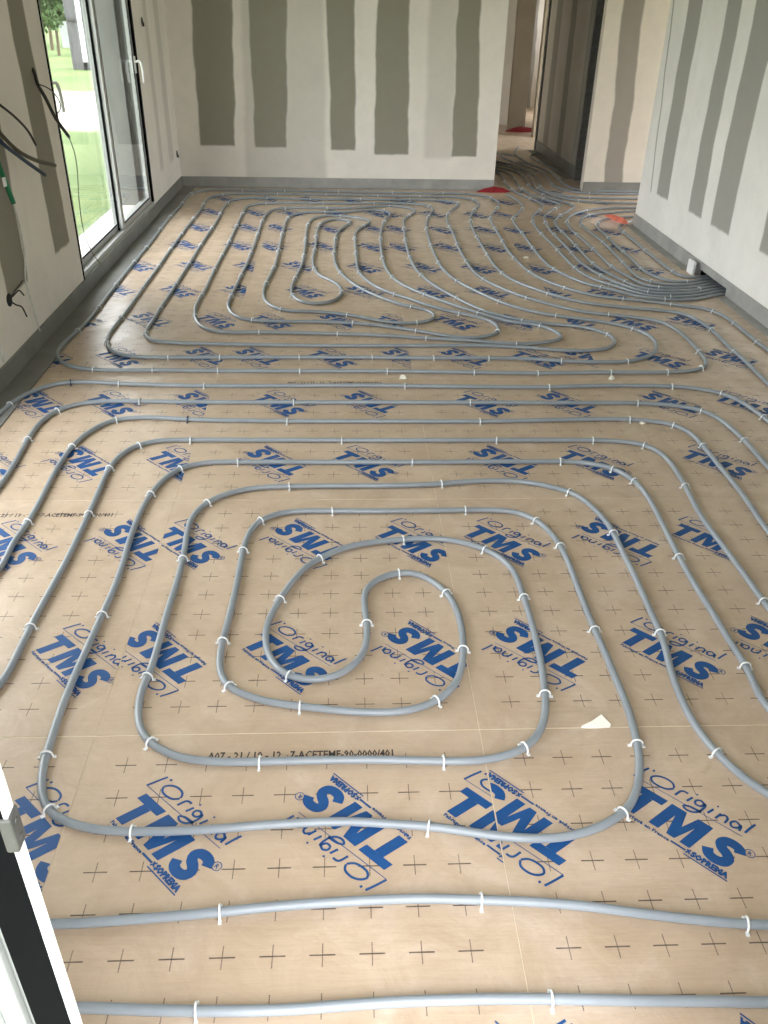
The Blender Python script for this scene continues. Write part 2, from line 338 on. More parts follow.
for (ax0, ax1, ay0, ay1) in areas:
    for c in range(math.floor(ax0+.02), math.ceil(ax1-.02)):
        for r in range(math.floor((ay0+.02)/1.2), math.ceil((ay1-.02)/1.2)):
            x0, x1 = max(0, ax0-c), min(1, ax1-c); y0, y1 = max(0, ay0-r*1.2), min(1.2, ay1-r*1.2)
            if c == -1: x0 = -.01
            key = tuple(round(k, 3) for k in (x0, x1, y0, y1))
            if key not in cache: cache[key] = board_mesh(x0, x1, y0, y1)
            o = link('insulation_board', cache[key], floor, (c, r*1.2, 0))
            boards.setdefault((c, r), (o, x0, x1, y0, y1))

# --- the printed logo, drawn flat in millimetres (x along the reading direction)
def ribbon(pts, w, closed=False, sm=True):
    p = np.array([(a, b_, 0) for a, b_ in pts], float)
    if sm: p = spline(p, 4.0)
    t = np.gradient(p, axis=0); t /= np.linalg.norm(t, axis=1)[:, None]+1e-9
    nrm = np.stack([-t[:, 1], t[:, 0], 0*t[:, 0]], 1); a, b2 = p+nrm*w/2, p-nrm*w/2
    n = len(p); v = np.vstack([a, b2]); f = [(i, n+i, n+i+1, i+1) for i in range(n-1)]
    return v, f
def text_mesh(body, size, bold=0.0, shear=0.0):
    cu = bpy.data.curves.new('t', 'FONT'); cu.body = body; cu.size = size; cu.offset = bold; cu.shear = shear; cu.resolution_u = 1; cu.fill_mode = 'FRONT'
    o = bpy.data.objects.new('t', cu); COL.objects.link(o); dg = bpy.context.evaluated_depsgraph_get(); dg.update()
    me = bpy.data.meshes.new_from_object(o.evaluated_get(dg)); v = np.array([x.co[:] for x in me.vertices]); f = [tuple(q.vertices) for q in me.polygons]
    bpy.data.objects.remove(o); bpy.data.curves.remove(cu); bpy.data.meshes.remove(me)
    return v, f
LV, LF, LZ = [], [], [0.0]
def add(vf, off=(0, 0), sc=(1, 1)):
    v, f = vf; n = len(LV); LZ[0] += .06
    for p in v: LV.append((p[0]*sc[0]+off[0], p[1]*sc[1]+off[1], LZ[0]))
    LF.extend(tuple(n+i for i in q) for q in f)
def poly(pts, tris): add((np.array([(a, b_, 0) for a, b_ in pts], float), tris))
poly([(-140, 11), (-62, 13), (-57, 36), (-135, 34)], [(0, 1, 2, 3)])                       # T
poly([(-126, -56), (-99, -56), (-85, 12), (-112, 12)], [(0, 1, 2, 3)])
from mathutils.geometry import tessellate_polygon
mo = [(-63, -53), (-38, -53), (-25, 8), (-18, -53), (2, -53), (26, 6), (15, -54), (40, -54), (57, 36), (20, 36), (1, -12), (-8, 35), (-46, 35)]                # M
poly(mo, tessellate_polygon([[Vector((a, c, 0)) for a, c in mo]]))
add(ribbon([(131, 10), (125, 22), (110, 26), (94, 22), (87, 10), (95, -2), (108, -9), (117, -20), (112, -35), (94, -41), (77, -36), (69, -22)], 25))  # S
LN = 5.6
for st in ([(-139, 98), (-148, 72), (-155, 48)], [(-125, 101), (-127, 95)],
           [(-64, 82), (-72, 93), (-92, 96), (-112, 88), (-121, 74), (-113, 64), (-95, 62), (-76, 67), (-64, 80)],
           [(-53, 64), (-47, 86), (-40, 90), (-31, 90)], [(-24, 67), (-18, 87)],
           [(13, 86), (2, 91), (-8, 84), (-6, 74), (6, 74), (14, 88), (14, 66), (4, 48), (-14, 42), (-24, 48), (-12, 56), (16, 60)],
           [(28, 68), (34, 88)], [(48, 66), (53, 88)], [(52, 80), (62, 90), (70, 86), (70, 68)],
           [(100, 86), (88, 91), (80, 80), (86, 70), (98, 76), (102, 88), (104, 70)], [(116, 74), (121, 100), (125, 114)]):
    add(ribbon(st, LN))
for (a, c) in ((-15, 100), (37, 101)): add(ribbon([(a, c), (a+3, c+4)], 4.5, sm=False))
add(ribbon([(-155, 48), (116, 60)], 1.8, sm=False))
circ = [(147+11*math.cos(a), 27+11*math.sin(a)) for a in np.linspace(0, 2*math.pi, 17)]
add(ribbon(circ, 2.0, sm=False)); add(text_mesh('R', 16, .3), (142, 21.5))
v, f = text_mesh('Fabriqué en France', 13, .55); w = v[:, 0].max(); add((v, f), (-125, -71), (122/w, 1))
add(ribbon([(0, -66), (36, -66)], 5.0, sm=False))
v, f = text_mesh('SOPREMA', 21, 1.5); w = v[:, 0].max(); add((v, f), (50, -72), (86/w, 1))
add(ribbon([(36, -78), (139, -78)], 3.0, sm=False))
add(ribbon([(38, -72), (46, -58)], 4.0, sm=False)); add(ribbon([(38, -60), (47, -70)], 4.0, sm=False))
LV = [(x/1000, y/1000, z/1000) for x, y, z in LV]
for i, fc in enumerate(LF):                                 # every face looks up
    a, b2, c2 = (np.array(LV[k]) for k in fc[:3])
    if np.cross(b2-a, c2-a)[2] < 0: LF[i] = tuple(reversed(fc))
logo_me = meshdata('logo_print', LV, LF, M['blue'])
LRAD = .165
def clipped(me, mat4, x0, x1, y0, y1):
    bm = bmesh.new(); bm.from_mesh(me); bm.transform(mat4)
    for co, no in (((x0, 0, 0), (-1, 0, 0)), ((x1, 0, 0), (1, 0, 0)), ((0, y0, 0), (0, -1, 0)), ((0, y1, 0), (0, 1, 0))):
        bmesh.ops.bisect_plane(bm, geom=bm.verts[:]+bm.edges[:]+bm.faces[:], dist=1e-6, plane_co=co, plane_no=no, clear_outer=True)
    out = bpy.data.meshes.new(me.name)
    bm.to_mesh(out); n = len(bm.faces); bm.free(); out.materials.append(me.materials[0])
    return out if n else None
def put_print(name, me, X, Y, ang, rad, z=.0005, board=None):
    key = board or (math.floor(X), math.floor(Y/1.2))
    if key not in boards: return
    o, x0, x1, y0, y1 = boards[key]; lx, ly = X-key[0], Y-key[1]*1.2
    if x0+rad < lx < x1-rad and y0+rad < ly < y1-rad:
        return link(name, me, o, (lx, ly, z), ang)
    mc = clipped(me, Matrix.Translation((lx, ly, z)) @ Matrix.Rotation(ang, 4, 'Z'), x0+.002, x1-.002, y0+.002, y1-.002)
    if mc: return link(name, mc, o)
A45 = math.radians(-45)
rows = {
 -2.1: 'R-.46 N-.06 R.24 N.66 R.97 N1.09 R1.44 N1.84 R2.3 N2.7',
 -1.5: 'N-.86 R-.46 N-.048 N.24 R.66 N1.015@0 R1.05 N1.44 R1.84 N2.24 R2.64',
 -.9: 'N-.93 R-.53 N-.13 R.11 N.48 R.89 R1.22 N1.61 R1.97 R2.3 N2.7',
 -.3: 'R-.92 N-.52 R-.10 N.10 R.51 N.89 N1.21 R1.63 N1.97 R2.35 N2.75',
 .3: 'N-.82 R-.43 N-.04 R.35 N.73 R1.31 N1.69 N2.22 R2.62',
 .9: 'R-.80 N-.45 R-.04 N.34 R.76 N1.31 R1.72 R2.23 N2.60',
 1.5: 'R-.92 N-.55 R-.10 R.17 N.58 R.97 R1.29 N1.69 R1.98 N2.37 R2.77',
 2.1: 'N-.92 R-.51 N-.11 N.21 R.61 N.95 N1.31 R1.68 R2.03 N2.40 R2.77',
 2.7: 'R-.84 N-.44 R-.03 N.39 R.78 N1.22 R1.61 R2.03 N2.40 R2.80',
 3.3: 'N-.82 R-.42 N-.03 R.32 N.79 R1.22 N1.62 N2.05 R2.45 N2.85',
 3.9: 'R-.59 N-.17 N.06 R.47 N.86 N1.08 R1.45 N1.82 R2.07 N2.47 R2.87',
 4.5: 'N-.57 R-.17 R.08 N.52 R.89 R1.08 N1.46 R1.84 N2.10 R2.50 N2.90',
 5.1: 'R-.56 N-.16 N.16 R.55 N.95 N1.05 R1.45 N1.85 R2.10 N2.50 R2.90 N3.4 R3.8 N4.3 R4.7',
 5.7: 'N-.5 R-.1 R.3 N.7 R1.2 N1.6 N2.2 R2.6 N3.2 R3.6 N4.2 R4.6',
 6.3: 'N2.4 R2.8', 6.9: 'R2.4 N2.85', 7.5: 'N2.35 R2.75', 8.1: 'R2.4 N2.8', 8.7: 'N2.35 R2.75'}
for Y, s in rows.items():
    for k in s.split():
        xs, _, bc = k[1:].partition('@')
        put_print('logo_print', logo_me, float(xs), Y + (.008 if k[0] == 'R' else -.008), A45 + (math.pi if k[0] == 'R' else 0), LRAD, board=(int(bc), math.floor(Y/1.2)) if bc else None)
v, f = text_mesh('A07 - 21 / 19 - 12   7-ACETEMF-90-0000/401', .034, .0008); v = v-v.mean(0)*np.array([1, 1, 0]); v[:, 0] *= .47/np.ptp(v[:, 0])
code_me = meshdata('code_print', v, f, M['ink'])
for X, Y in ((.56, -1.276), (-.42, -.105), (.62, 1.155)): put_print('code_print', code_me, X, Y, 0, .25)
# torn curl of the board facing at a seam
bd = boards[(1, -1)][0]
c0 = P(598, 727); tv = []; tf = []
base = [(-.046, -.004), (-.025, -.006), (.0, -.006), (.030, -.004)]; tip = [(-.044, .000, .002), (-.016, .008, .010), (.012, .022, .020), (.034, .002, .004)]
for (a, b2) in base: tv.append((a, b2, .0012))
tv += tip; tv += [(x, y+.002, z+.0025) for x, y, z in tv[:8]]
for i in range(3): tf += [(i, i+1, 5+i, 4+i), (8+i, 12+i, 13+i, 9+i), (4+i, 5+i, 13+i, 12+i), (i+1, i, 8+i, 9+i)]
tf += [(0, 4, 12, 8), (3, 11, 15, 7)]
flap = link('torn_flap', meshdata('torn_flap', tv, tf, M['paper']), bd, (c0[0]-1, c0[1]+1.2, 0)); flap['label'] = 'white torn curl of facing paper at the board seam'

# ------------------------------------------------------------------ heating pipes, traced on the floor
R_P = .0105
def pts(s): return [tuple(float(c) for c in k.split(',')) for k in s.split()]
def on_floor(px): return [P(x, y, R_P)[:2] for x, y in px]
A = pts('367,622 364,604 365.8,590 377,579.5 397,573 414,573 429.5,579.4 445,591 455.5,607 461,625 463.3,646 462,666 455.5,684 440,698.6 419,708 395.6,712 359,712 302,706.4 268,701.7 244.7,694.7 227.8,686 220,671 220,655.6 223,640 230.4,612 237,583 243.4,549.5 248.6,534 259,521.4 278.5,513.5 302,511 331,511 390,511 467,510 492,510 515.4,512 533.6,518.8 546.7,528.6 558.4,543 568.5,562.5 578.8,590 592.7,625 603,648 614.9,676.5 626.6,705 635.7,736.4 639,755 639.5,772 636,793 626.5,810 604,825 579,834 549,838.5 519,838 479,833.5 430,826.5 384,823.5 350,821.5 280,824 200,830 127,831.5 90,828.5 65,821 49,811 42.5,797 41.5,780 44,763 47.7,751 61,709.5 70,687 78,668 90,641.6 103.6,611.6 114.6,587 123.7,561 129,542 134,527.6 143,507 153.6,490 166.7,477 182.3,467.7 200,463.6 216,462 242,462 390,462.2 536,461.5 568,461.5 589,463.4 611,468 633,479.8 646,494 656,511 668,535 678.7,556 695.6,586 713.8,614.6 729,640 745,664.7 768,708')
B = pts('367,635 366,645 361.9,655.6 349,668.6 333,677 315,679.8 290,676.5 276,666 268,653 265.5,640 267.3,624 273.3,610.7 280.6,598 294,579.4 308.5,565 322.8,556.8 343.6,548 367,543 390,540.4 424,538.5 447.7,539.6 468.5,543.8 484,549 499.8,557.3 512.8,570 523,595 531,620 537,644 541.5,666 544.8,691 545.4,710 541.5,728.5 529.7,744 515.4,752.5 497,757.7 476,760.8 441,761 380,759.8 346,759.8 259,761.6 221,762 195,760 182,758 164,751 147,740 139.3,725 138.5,707 143,686 150,671.6 159,641.6 168,610 177,581.7 183.6,555.6 187.5,531 192.7,516 200,508 207,502.7 218.6,496.7 237,491 260,487.6 289,486.3 390,485.5 414,485 441,483.7 468.5,481.4 497,480.6 520.6,481.6 541.5,484.5 559.7,489 570,492 583,499 594,508.5 604.5,519.5 612.3,531 622.7,552 635.7,578 648.7,607 659,630 665,646 671,671 681.3,698.6 695.6,726 713.8,749.4 734.7,770 755.5,786 768,793.6')
C = pts('0,684.5 19.5,649.4 32.5,622.8 52,587 65,563.4 76,541 88.5,514.6 100,488.5 110.7,466.4 122.4,453.4 140.6,444.3 161.5,440.4 190,440 390,440.2 580,440 596.6,440.2 620,441.5 643.5,444.6 661.8,453.8 673.5,466.8 684,483.7 695,505 706,523.4 724,547 745,575.5 768,607')
D = pts('0,568 13,543 28.6,521 41.7,497.7 56,470 71.6,447 86,434 101.6,424.7 117,419.5 145.8,417.4 182,419 200,419.8 289,421 390,421.2 483,421.2 574,419.4 607,419 630.5,419.4 651.3,421 672,424.3 690.4,433 702,444.6 719,465.5 737.3,487.6 750,505 768,531')
E_ = pts('0,485 10.4,470 20.8,452 28.6,437.8 41.7,421 57,410.5 78,404 103,401.4 141,401.4 195,402 250,402.2 390,402.3 574,402.8 638,403 667,404.8 685,407 700.8,410 719,418.6 732,429 745,440.7 768,466.8')
F_ = pts('0,413.5 12.3,402.6 24.6,395 38.3,389 54.7,384 67,382.3 89,382 120.3,383.5 154,384.8 206,385.7 390,385.4 404.7,385.8 552,387 568,386.3 620,385.5 672,386.3 698,388.6 721.6,393.3 740,401 759.4,414 768,421')
H1 = pts('50,924 125,920 215,912.5 280,906 384,899.5 429,898.5 484,900 534,902 584,906 634,912.5 684,918.5 744,924 768,925')
H2 = pts('75,1007.5 130,1009.5 192,1011 280,1010 384,1002.5 484,999 554,999 634,1000.5 768,1002.5')
FAR = pts('765,380.6 742,358 732,349.7 709.5,327.8 700,321.5 689,315.6 671,311.4 645,309 627.7,307.7 580.8,301.9 544.8,292.3 513.8,280.3 498,269.2 488.8,256.6 479.4,241 471.6,225.3 470.8,216 474.7,209.7 479,205.5 477,201.9 469,198.6 453.8,196.9 422.5,196.4 360,195.2 310,194.3 260,193.8 233.8,193.8 216.6,195.3 207,199.5 201,209.7 188.4,225.3 171,248.8 157,269 141,291 124,315 110,333 107,343 111.9,351.4 125,355.5 149.4,357.2 220,357.2 370,357.3 420,358 488,358 535,359 561,361 592.5,361.9 626.9,361.6 640,359 652.5,355 656.4,348 654.8,340.3 649.4,335.3 639.4,330.8 626.9,326.4 596.4,321 550,314.7 535,312 507.5,304.5 476,291 454,278.8 441.5,267 435,255 429.5,241 426.4,225.3 428.8,216 433,209 425.6,205 406.9,203.4 343.8,203.4 281,203 259.5,203.7 247.8,205.8 244,211 237.7,223.8 227.5,245.6 215,269 205,290 195,309 197.8,323 205,328.5 220,331.9 267,332 310,333 376,335 420,337.7 476,341 498,342.8 530,343.8 547,342 559.7,339.7 562.8,336.6 556.6,331.9 545.6,327 535,324.3 508,321.4 493.4,317.2 471.6,310.8 448,303 425,294.5 411.6,289 396,280.3 386.8,269.6 383.4,261 381,247 381,231.6 385,220.6 390.3,214.5 386,211 375.6,209.7 346.9,212 325,212 303,212.5 290.6,216 286,222 280.5,242.5 275.4,264 263.3,294.4 270.3,305.3 284.4,310.3 320,311.8 350,315 385,321.7 404,323.3 420,322.5 432.5,320 434.8,315.5 429.4,310.8 419.4,307.9 403.8,305.3 385,299 367.8,292 352,282.7 338.5,270 334.4,258 335,245.6 337.5,233 345,226 352,221.3 345,219.8 334.4,219 323.4,222 318,228.4 315.6,245.6 313,264 319,274.8 336.6,283.4 342,291 339.7,296.7 330,302 311,303.8 297,299.8 291.4,291 302.5,263 305.5,242.5 308.6,223.8 315.6,217.5 328,215.6 346.9,216.3 362,218.5 370.5,221.5 362,227 355.5,233 355.5,245.6 357,262 358.4,271 371,283.4 388,292 410,299 425,304.5 445,310 466.9,314.7 482.5,318 495,323.3 499,328 498,332.7 488.8,335.8 476,337.7 451,336.6 425,332 376,325 341,322.3 320,321.7 257.8,320.6 239,317.8 228,306.9 231,297 248.4,260 257.8,234.7 263.3,219 268.8,212 278,208.6 312.5,207.8 350,208.2 391,205.8 406.9,207.3 415.5,210.5 413,213.6 404.5,218.8 404.5,231.6 406.9,247 411.6,261 417.5,271 432.5,284 451,295 474.7,306.9 493.4,314 512,318.3 535,322.4 556.6,324.5 584.7,327 600,331 610.5,335 615,340.5 612.8,346 605,349 589.4,350.6 559,350.3 535,348 482.5,345.5 430,345.5 320,345.5 244.5,344.4 177.5,342.8 149.4,340 145.5,333.4 152,322 170,294 191.6,260 202.5,242.5 218,219 224.4,206.6 232,200.3 246,198 300,199 370,199.5 438,200.3 453.8,201.9 459.5,204.2 452,209.7 447.5,215 447.5,222 453.8,234.7 460,250 467.5,263 473,271 485.6,280.3 516.9,294.4 535,300 565,308 592.5,313 618,315.5 645,318.6 657,320.3 668,324.7 680.6,332.5 698.6,351 706,360 704.8,367.5 692,370.6 669.6,372.2 612.3,372.2 536,373 472.4,372.2 387,371.1 217,370.7 154,370 115,370.3 89,369.2 73.4,367 62,362.6 57,356 60,347 67,340 87.5,321.5 108,295.5 128,270 150,243.5 168,219.5 180.6,205.8 186.9,197.2 194.7,192 207,190 250,190.5 297,190.9 370,192.3 422.5,193.2 461.6,193.8 482,195.4 493.4,198.8 499,203.4 495.8,209.7 490.3,217.5 493.4,225.3 501,237.8 509,251.9 516.9,260.3 526,269.2 541,278.4 569,289 598,296 645,301 672.8,304.4 709.5,309.8 722.8,315.3 733,322.3 756,341 768,350')
BUN = [  # pipes bundled into the wall hole
 ('506.5,194.5 513.8,198 521.6,204.2 522.3,209 516.9,213.6 513,218.3 515.3,224.5 524.7,236 537,253 549.4,265.6 562,273.4 586.9,283.6 610,289 641.6,297 677,300 700,298.5 718,294.5', (2.98, 2.61, 3.12, 2.70, 3.32, 2.81)),
 ('492,170.5 497,172.5 502,176.5 506,184 512,190 523,195.6 537,201 542.5,205 540.3,209.7 534,214.4 532.5,220.6 537,228.4 546,238 557,249 572.5,265.4 585,275 598.6,281 618,286.7 641,294 672,297 698,295.5 716,292', (2.99, 2.70, 3.12, 2.77, 3.32, 2.88)),
 ('493,168.5 503,171.5 513.4,177.3 518.6,186.4 526,192 535.6,196.4 551,201 560.4,204.2 557,208 548,212 544.3,217.5 546.3,224 552.5,232.8 566.6,246.9 579,261 591.6,270 605.6,278 621,284.4 642,291 670,294 696,292.5 713,289.5', (3.0, 2.79, 3.12, 2.85, 3.32, 2.95)),
 ('493,166.2 508,169.6 517.3,173 525,178.6 530.4,187 538,192 548,197 563.8,201.9 574.3,205.8 570,210 559,216 555,220.6 557,226 565,234.4 579,248.4 591.6,262.5 602.5,270 618,278 640,287.5 668,291 694,290 710,287', (3.0, 2.88, 3.12, 2.93, 3.32, 3.02)),
 ('650,207.5 634,207.8 611.6,208 591,209.7 577,212.8 569,216.7 566.8,221.5 570,227.5 576,233.6 594.7,250 608.8,264 616.6,270 627.5,276 645,285 668,288 692,287.3 707,284.5', (3.0, 2.97, 3.12, 3.01, 3.32, 3.09)),
 ('650,210.6 634,211 611.6,212.5 591,214.4 582,218.3 580.3,223 585,228.2 602.5,241.4 615,254 627.5,267 641.5,279 662,284 688,284.8 704,282', (3.0, 3.07, 3.12, 3.09, 3.32, 3.16)),
 ('650,216.4 633.4,216.7 619.4,217.5 605,219 598,223 598,228 605,234.5 618,246.9 633.8,261 643,270 656,277 672,281.5 688,282 700,279.5', (3.01, 3.17, 3.12, 3.18, 3.32, 3.23)),
 ('650,220.4 632.7,221 624,223.4 618.5,226 621,230 628.8,236 645.8,250.8 660,262 672,271 684,277 697,277', (3.03, 3.29, 3.12, 3.27, 3.32, 3.30)),
]
COR = ['494,160.5 516,166 530.4,172.5 537,179 541,187 548,192.5 566,196 590,198 636.6,198.6 700,198.8',
       '496,151 503,157.5 512,161.5 533,168.8 546,175.5 550,182 557,187.5 575,192 600,193.8 636.6,194.2 700,194.2',
       '494,163.5 514,168 527,174.8 533,182 539,189 550,194.5 568,199 590,202 636.6,203.5 700,203.5',
       '518.6,146 516,150 515,154 521,159 531,164.5 548,171 560,179.5 566,185.5 580,190 610,191.5 640,191.7 700,191.8',
       '558,152 546,152.6 535,154 530,156.5 534,159.5 544,164.5 557,170.5']
ALL_CLIPS = {}
def clip_mesh(mat):
    b = MB(); r = .0142
    arch = [(0, -.0150, -.004)] + [(0, r*math.cos(a), .0105+r*math.sin(a)) for a in np.linspace(math.pi, 0, 9)] + [(0, .0150, -.004)]
    b.tube(arch, .0026, 6)
    for s in (-1, 1): b.box((-.0035, min(s*.013, s*.0225), .0005), (.0035, max(s*.013, s*.0225), .0042))
    return meshdata('clip', b.v, b.f, mat, smooth=False)
clip_w, clip_n = clip_mesh(M['clip']), clip_mesh(M['navyclip'])
def pipe(label, xy, step=.03, smooth=2, clip_px=None, interval=None, navy=(), skip=0.0, group=None, z=None):
    p2 = spline([(x, y, 0) for x, y in xy], .02)[:, :2]; p2 = smooth_path(resample(p2, step), smooth)
    p2 = resample(p2, step)
    zz = np.full(len(p2), R_P) if z is None else np.interp(np.arange(len(p2)), [0, len(p2)-1], z)
    v, f = sweep(np.c_[p2, zz], R_P, 10)
    o = link('heating_pipe', meshdata('heating_pipe', v, f, M['pipe'], smooth=True)); tag(o, label, 'pipe', group)
    t = np.gradient(p2, axis=0)
    def clip_at(i, me):
        link('clip', me, o, (p2[i, 0], p2[i, 1], 0), math.atan2(t[i, 1], t[i, 0])+random.uniform(-.12, .12)+random.choice((0, math.pi)))
    if clip_px:
        for x, y in clip_px:
            q = P(x, y, .02)[:2]; i = int(np.argmin(((p2-q)**2).sum(1))); clip_at(i, clip_n if (x, y) in navy else clip_w)
    if interval:
        d = skip
        while d < (len(p2)-1)*step-.1:
            i = int(d/step); q = p2[i]
            if not (clip_px and min(np.hypot(*(P(x, y, .02)[:2]-q)) for x, y in clip_px) < .3): clip_at(i, clip_w)
            d += interval*random.uniform(.8, 1.2)
    return o
fa, fb = on_floor(A), on_floor(B)
near = list(reversed(fb+[(1.72, -1.50), (1.76, -1.64), (1.77, -1.95), (1.77, -2.22)])) + fa[0:] + [(1.86, -1.30), (1.93, -1.6), (1.95, -1.95), (1.95, -2.22)]
clips_ab = pts('397,573 445.6,591 463,646 440,699 302,706 227,687 224,637 244,549 260,520 331,511 467,509 533,518 558,543 592,626 635,738 626,808 430,827 127,831 48,808 47,752 104,611 152,491 182,467 235,461 415,462 562,461 611,468 634,480 678,555 745,664 367,622 290,676 280,598 323,557 402,538 484,549 523,594 544,691 529,746 441,761 259,761 146,741 150,672 185,555 208,502 289,486 441,483 568,491 612,530 659,630 713,749')
pipe('grey heating pipe wound into the large spiral nearest the camera', near, .02, 2, clips_ab)
pipe('grey pipe ringing the near spiral first, returning as second line from the bottom', list(reversed(on_floor(C)[0:]))[0:0] + [(2.12, -2.22), (2.10, -1.5), (2.04, -1.1)] + list(reversed(on_floor(C))) + [(-.40, -1.30), (-.36, -1.58), (-.20, -1.70)] + on_floor(H1) + [(1.62, -1.785), (1.685, -1.86), (1.70, -2.22)], .025, 2,
     pts('32,623 89,513 110,466 141,444 190,440 344,440 500,440 596,440 643,444 684,483 765,600 215,912 482,899 746,925'))
cn = pts('27,521 73,444 116,419 185,419 289,421 483,421 631,420 672,424 703,444 192,1012 554,999')
pipe('grey pipe ringing the near spiral second, returning as the bottommost line', [(2.30, -2.22), (2.28, -1.4), (2.22, -.7)] + list(reversed(on_floor(D))) + [(-.62, -1.0), (-.65, -1.55), (-.52, -1.85), (-.25, -1.91), (0, -1.90)] + on_floor(H2) + [(1.56, -1.935), (1.615, -2.0), (1.63, -2.22)], .025, 2, cn, navy={cn[3]})
pipe('grey pipe of the third ring outside the near spiral, crossing just above it', [(-.80, -2.2), (-.79, -1.2), (-.74, -.4)] + on_floor(E_) + [(2.46, -.4), (2.49, -1.2), (2.50, -2.22)], .03, 2, pts('29,438 59,410 141,401 295,402 469,403 638,402 700,410 743,439'))
cn = pts('12,402 67,382 120,383 206,386 404,386 552,387 672,386 722,393 761,415')
pipe('outermost grey pipe round the near spiral, running beside the far coil', [(-.95, -2.2), (-.95, -1.0), (-.945, .3)] + on_floor(F_) + [(2.64, -.2), (2.66, -1.2), (2.66, -2.22)], .03, 2, cn, navy={cn[1]})
far = [(2.84, -2.22), (2.83, -1.0), (2.82, .3)] + on_floor(FAR) + [(3.04, .6), (3.04, -.8), (3.04, -2.22)]
pipe('grey heating pipe wound into the large far coil in front of the back wall', far, .03, 4, pts('89,369 154,370 217,371 301,371 387,371 472,372 537,373 612,372 670,372 704,368 169,357 220,357 299,358 371,358 432,358 488,358 561,361 627,361 698,351 709,328 732,350 756,341 733,322 709,310 672,304'), interval=.50, skip=.8)
names = ['first', 'second', 'third', 'fourth', 'fifth', 'sixth', 'seventh', 'eighth']
for k, (s, e) in enumerate(BUN):
    xy = on_floor(pts(s)); xy += [(xy[-1][0]+.10, xy[-1][1]+.03), (3.42, xy[-1][1]+.10)]
    pipe('grey pipe entering the right wall hole, %s of the bundle from the camera side' % names[k], xy, .03, 4, interval=.55, skip=.7, z=None)
for k, s in enumerate(COR):
    lb = ['grey pipe from the corridor turning right below the pinkish far wall, middle one', 'grey pipe from the corridor passing closest but one to the pinkish far wall', 'grey pipe from the corridor turning right furthest from the pinkish far wall', 'grey pipe from deep in the corridor hugging the pinkish far wall', 'short bent grey pipe lying beside the corridor wall'][k]
    pipe(lb, on_floor(pts(s)), .04, 4, interval=.7, skip=.3)

# ------------------------------------------------------------------ glazed door in the left wall
w = empty('window_1', (XL, (wy0+wy1)/2, wz0)); structure(w, 'two-leaf sliding glazed door with grey-white frame in the left wall', 'window')
org = np.array([XL, (wy0+wy1)/2, wz0])
def rel(mb): mb.v = [tuple(np.array(p)-org) for p in mb.v]; return mb
def frame(x0, x1, y0, y1, z0, z1, t):
    return MB().box((x0, y0, z0), (x1, y0+t, z1)).box((x0, y1-t, z0), (x1, y1, z1)).box((x0, y0+t, z0), (x1, y1-t, z0+t)).box((x0, y0+t, z1-t), (x1, y1-t, z1))
rel(frame(-1.13, -1.012, wy0+.006, wy1, wz0, wz1-.005, .042)).build('outer_frame', M['pvc'], w, bevel=.003)
rel(MB().box((-1.02, wy0-.004, wz0), (-1.004, wy0+.006, wz1))).build('joint_gasket', M['gasket'], w)
def sash(x0, x1, y0, y1, z0, z1, hy, hsign):
    t = .055
    sa = rel(frame(x0, x1, y0, y1, z0, z1, t)).build('sash', M['pvc'], w, bevel=.003)
    xm = (x0+x1)/2
    rel(MB().box((xm-.012, y0+t, z0+t), (xm+.012, y1-t, z1-t))).build('pane', M['glass'], sa)
    g = frame(x1-.004, x1+.001, y0+t-.006, y1-t+.006, z0+t-.006, z1-t+.006, .009)
    rel(g).build('gasket', M['gasket'], sa)
    hz0, hz1 = 1.05, 1.19
    h = MB().box((x1, hy-.014, 1.12), (x1+.012, hy+.014, 1.24))
    h.tube(spline([(x1+.008, hy, 1.20), (x1+.045, hy+.0, 1.205), (x1+.055, hy+.01*hsign, 1.17), (x1+.055, hy+.03*hsign, 1.05)], .01), .010, 8)
    rel(h).build('handle', M['handle'], sa, smooth=False)
sash(-1.095, -1.063, wy0+.045, 3.86, wz0+.030, wz1-.045, 2.72, 1)
sash(-1.055, -1.022, 3.80, wy1-.055, wz0+.030, wz1-.045, 4.835, 1)
rel(MB().box((-1.062, 3.793, wz0+.035), (-1.048, 3.799, wz1-.05)).box((-1.1305, wy1-.054, wz0+.04), (-1.008, wy1-.007, wz1-.05))).build('seal', M['gasket'], w)
rel(MB().box((-1.02, wy0+.01, wz0-.0), (-1.0, wy1, wz0+.014))).build('threshold', M['pvc'], w, bevel=.003)
MB().box((XL-WT, wy1-.006, wz0), (-1.131, wy1-.0005, wz1)).build('outer_reveal', M['render'], wall_left)  # thin sheet over the reveal, its shade painted by the darker render
structure(MB().box((XL-WT+.04, wy0, .03), (-1.131, wy1, .075)).build('trim_1', M['sill'], bevel=.004), 'bright white outer sill below the sliding glazed door', 'sill')

w2 = empty('window_2', (XL, (vy0+vy1)/2, wz0)); structure(w2, 'second glazed door in the left wall, beside the camera and out of view', 'window')
org = np.array([XL, (vy0+vy1)/2, wz0])
rel(frame(-1.13, -1.012, vy0, vy1, wz0, wz1-.005, .06).box((-1.09, (vy0+vy1)/2-.05, wz0), (-1.03, (vy0+vy1)/2+.05, wz1))).build('outer_frame', M['pvc'], w2)
rel(MB().box((-1.08, vy0+.06, wz0+.06), (-1.06, vy1-.06, wz1-.06))).build('pane', M['glass'], w2)

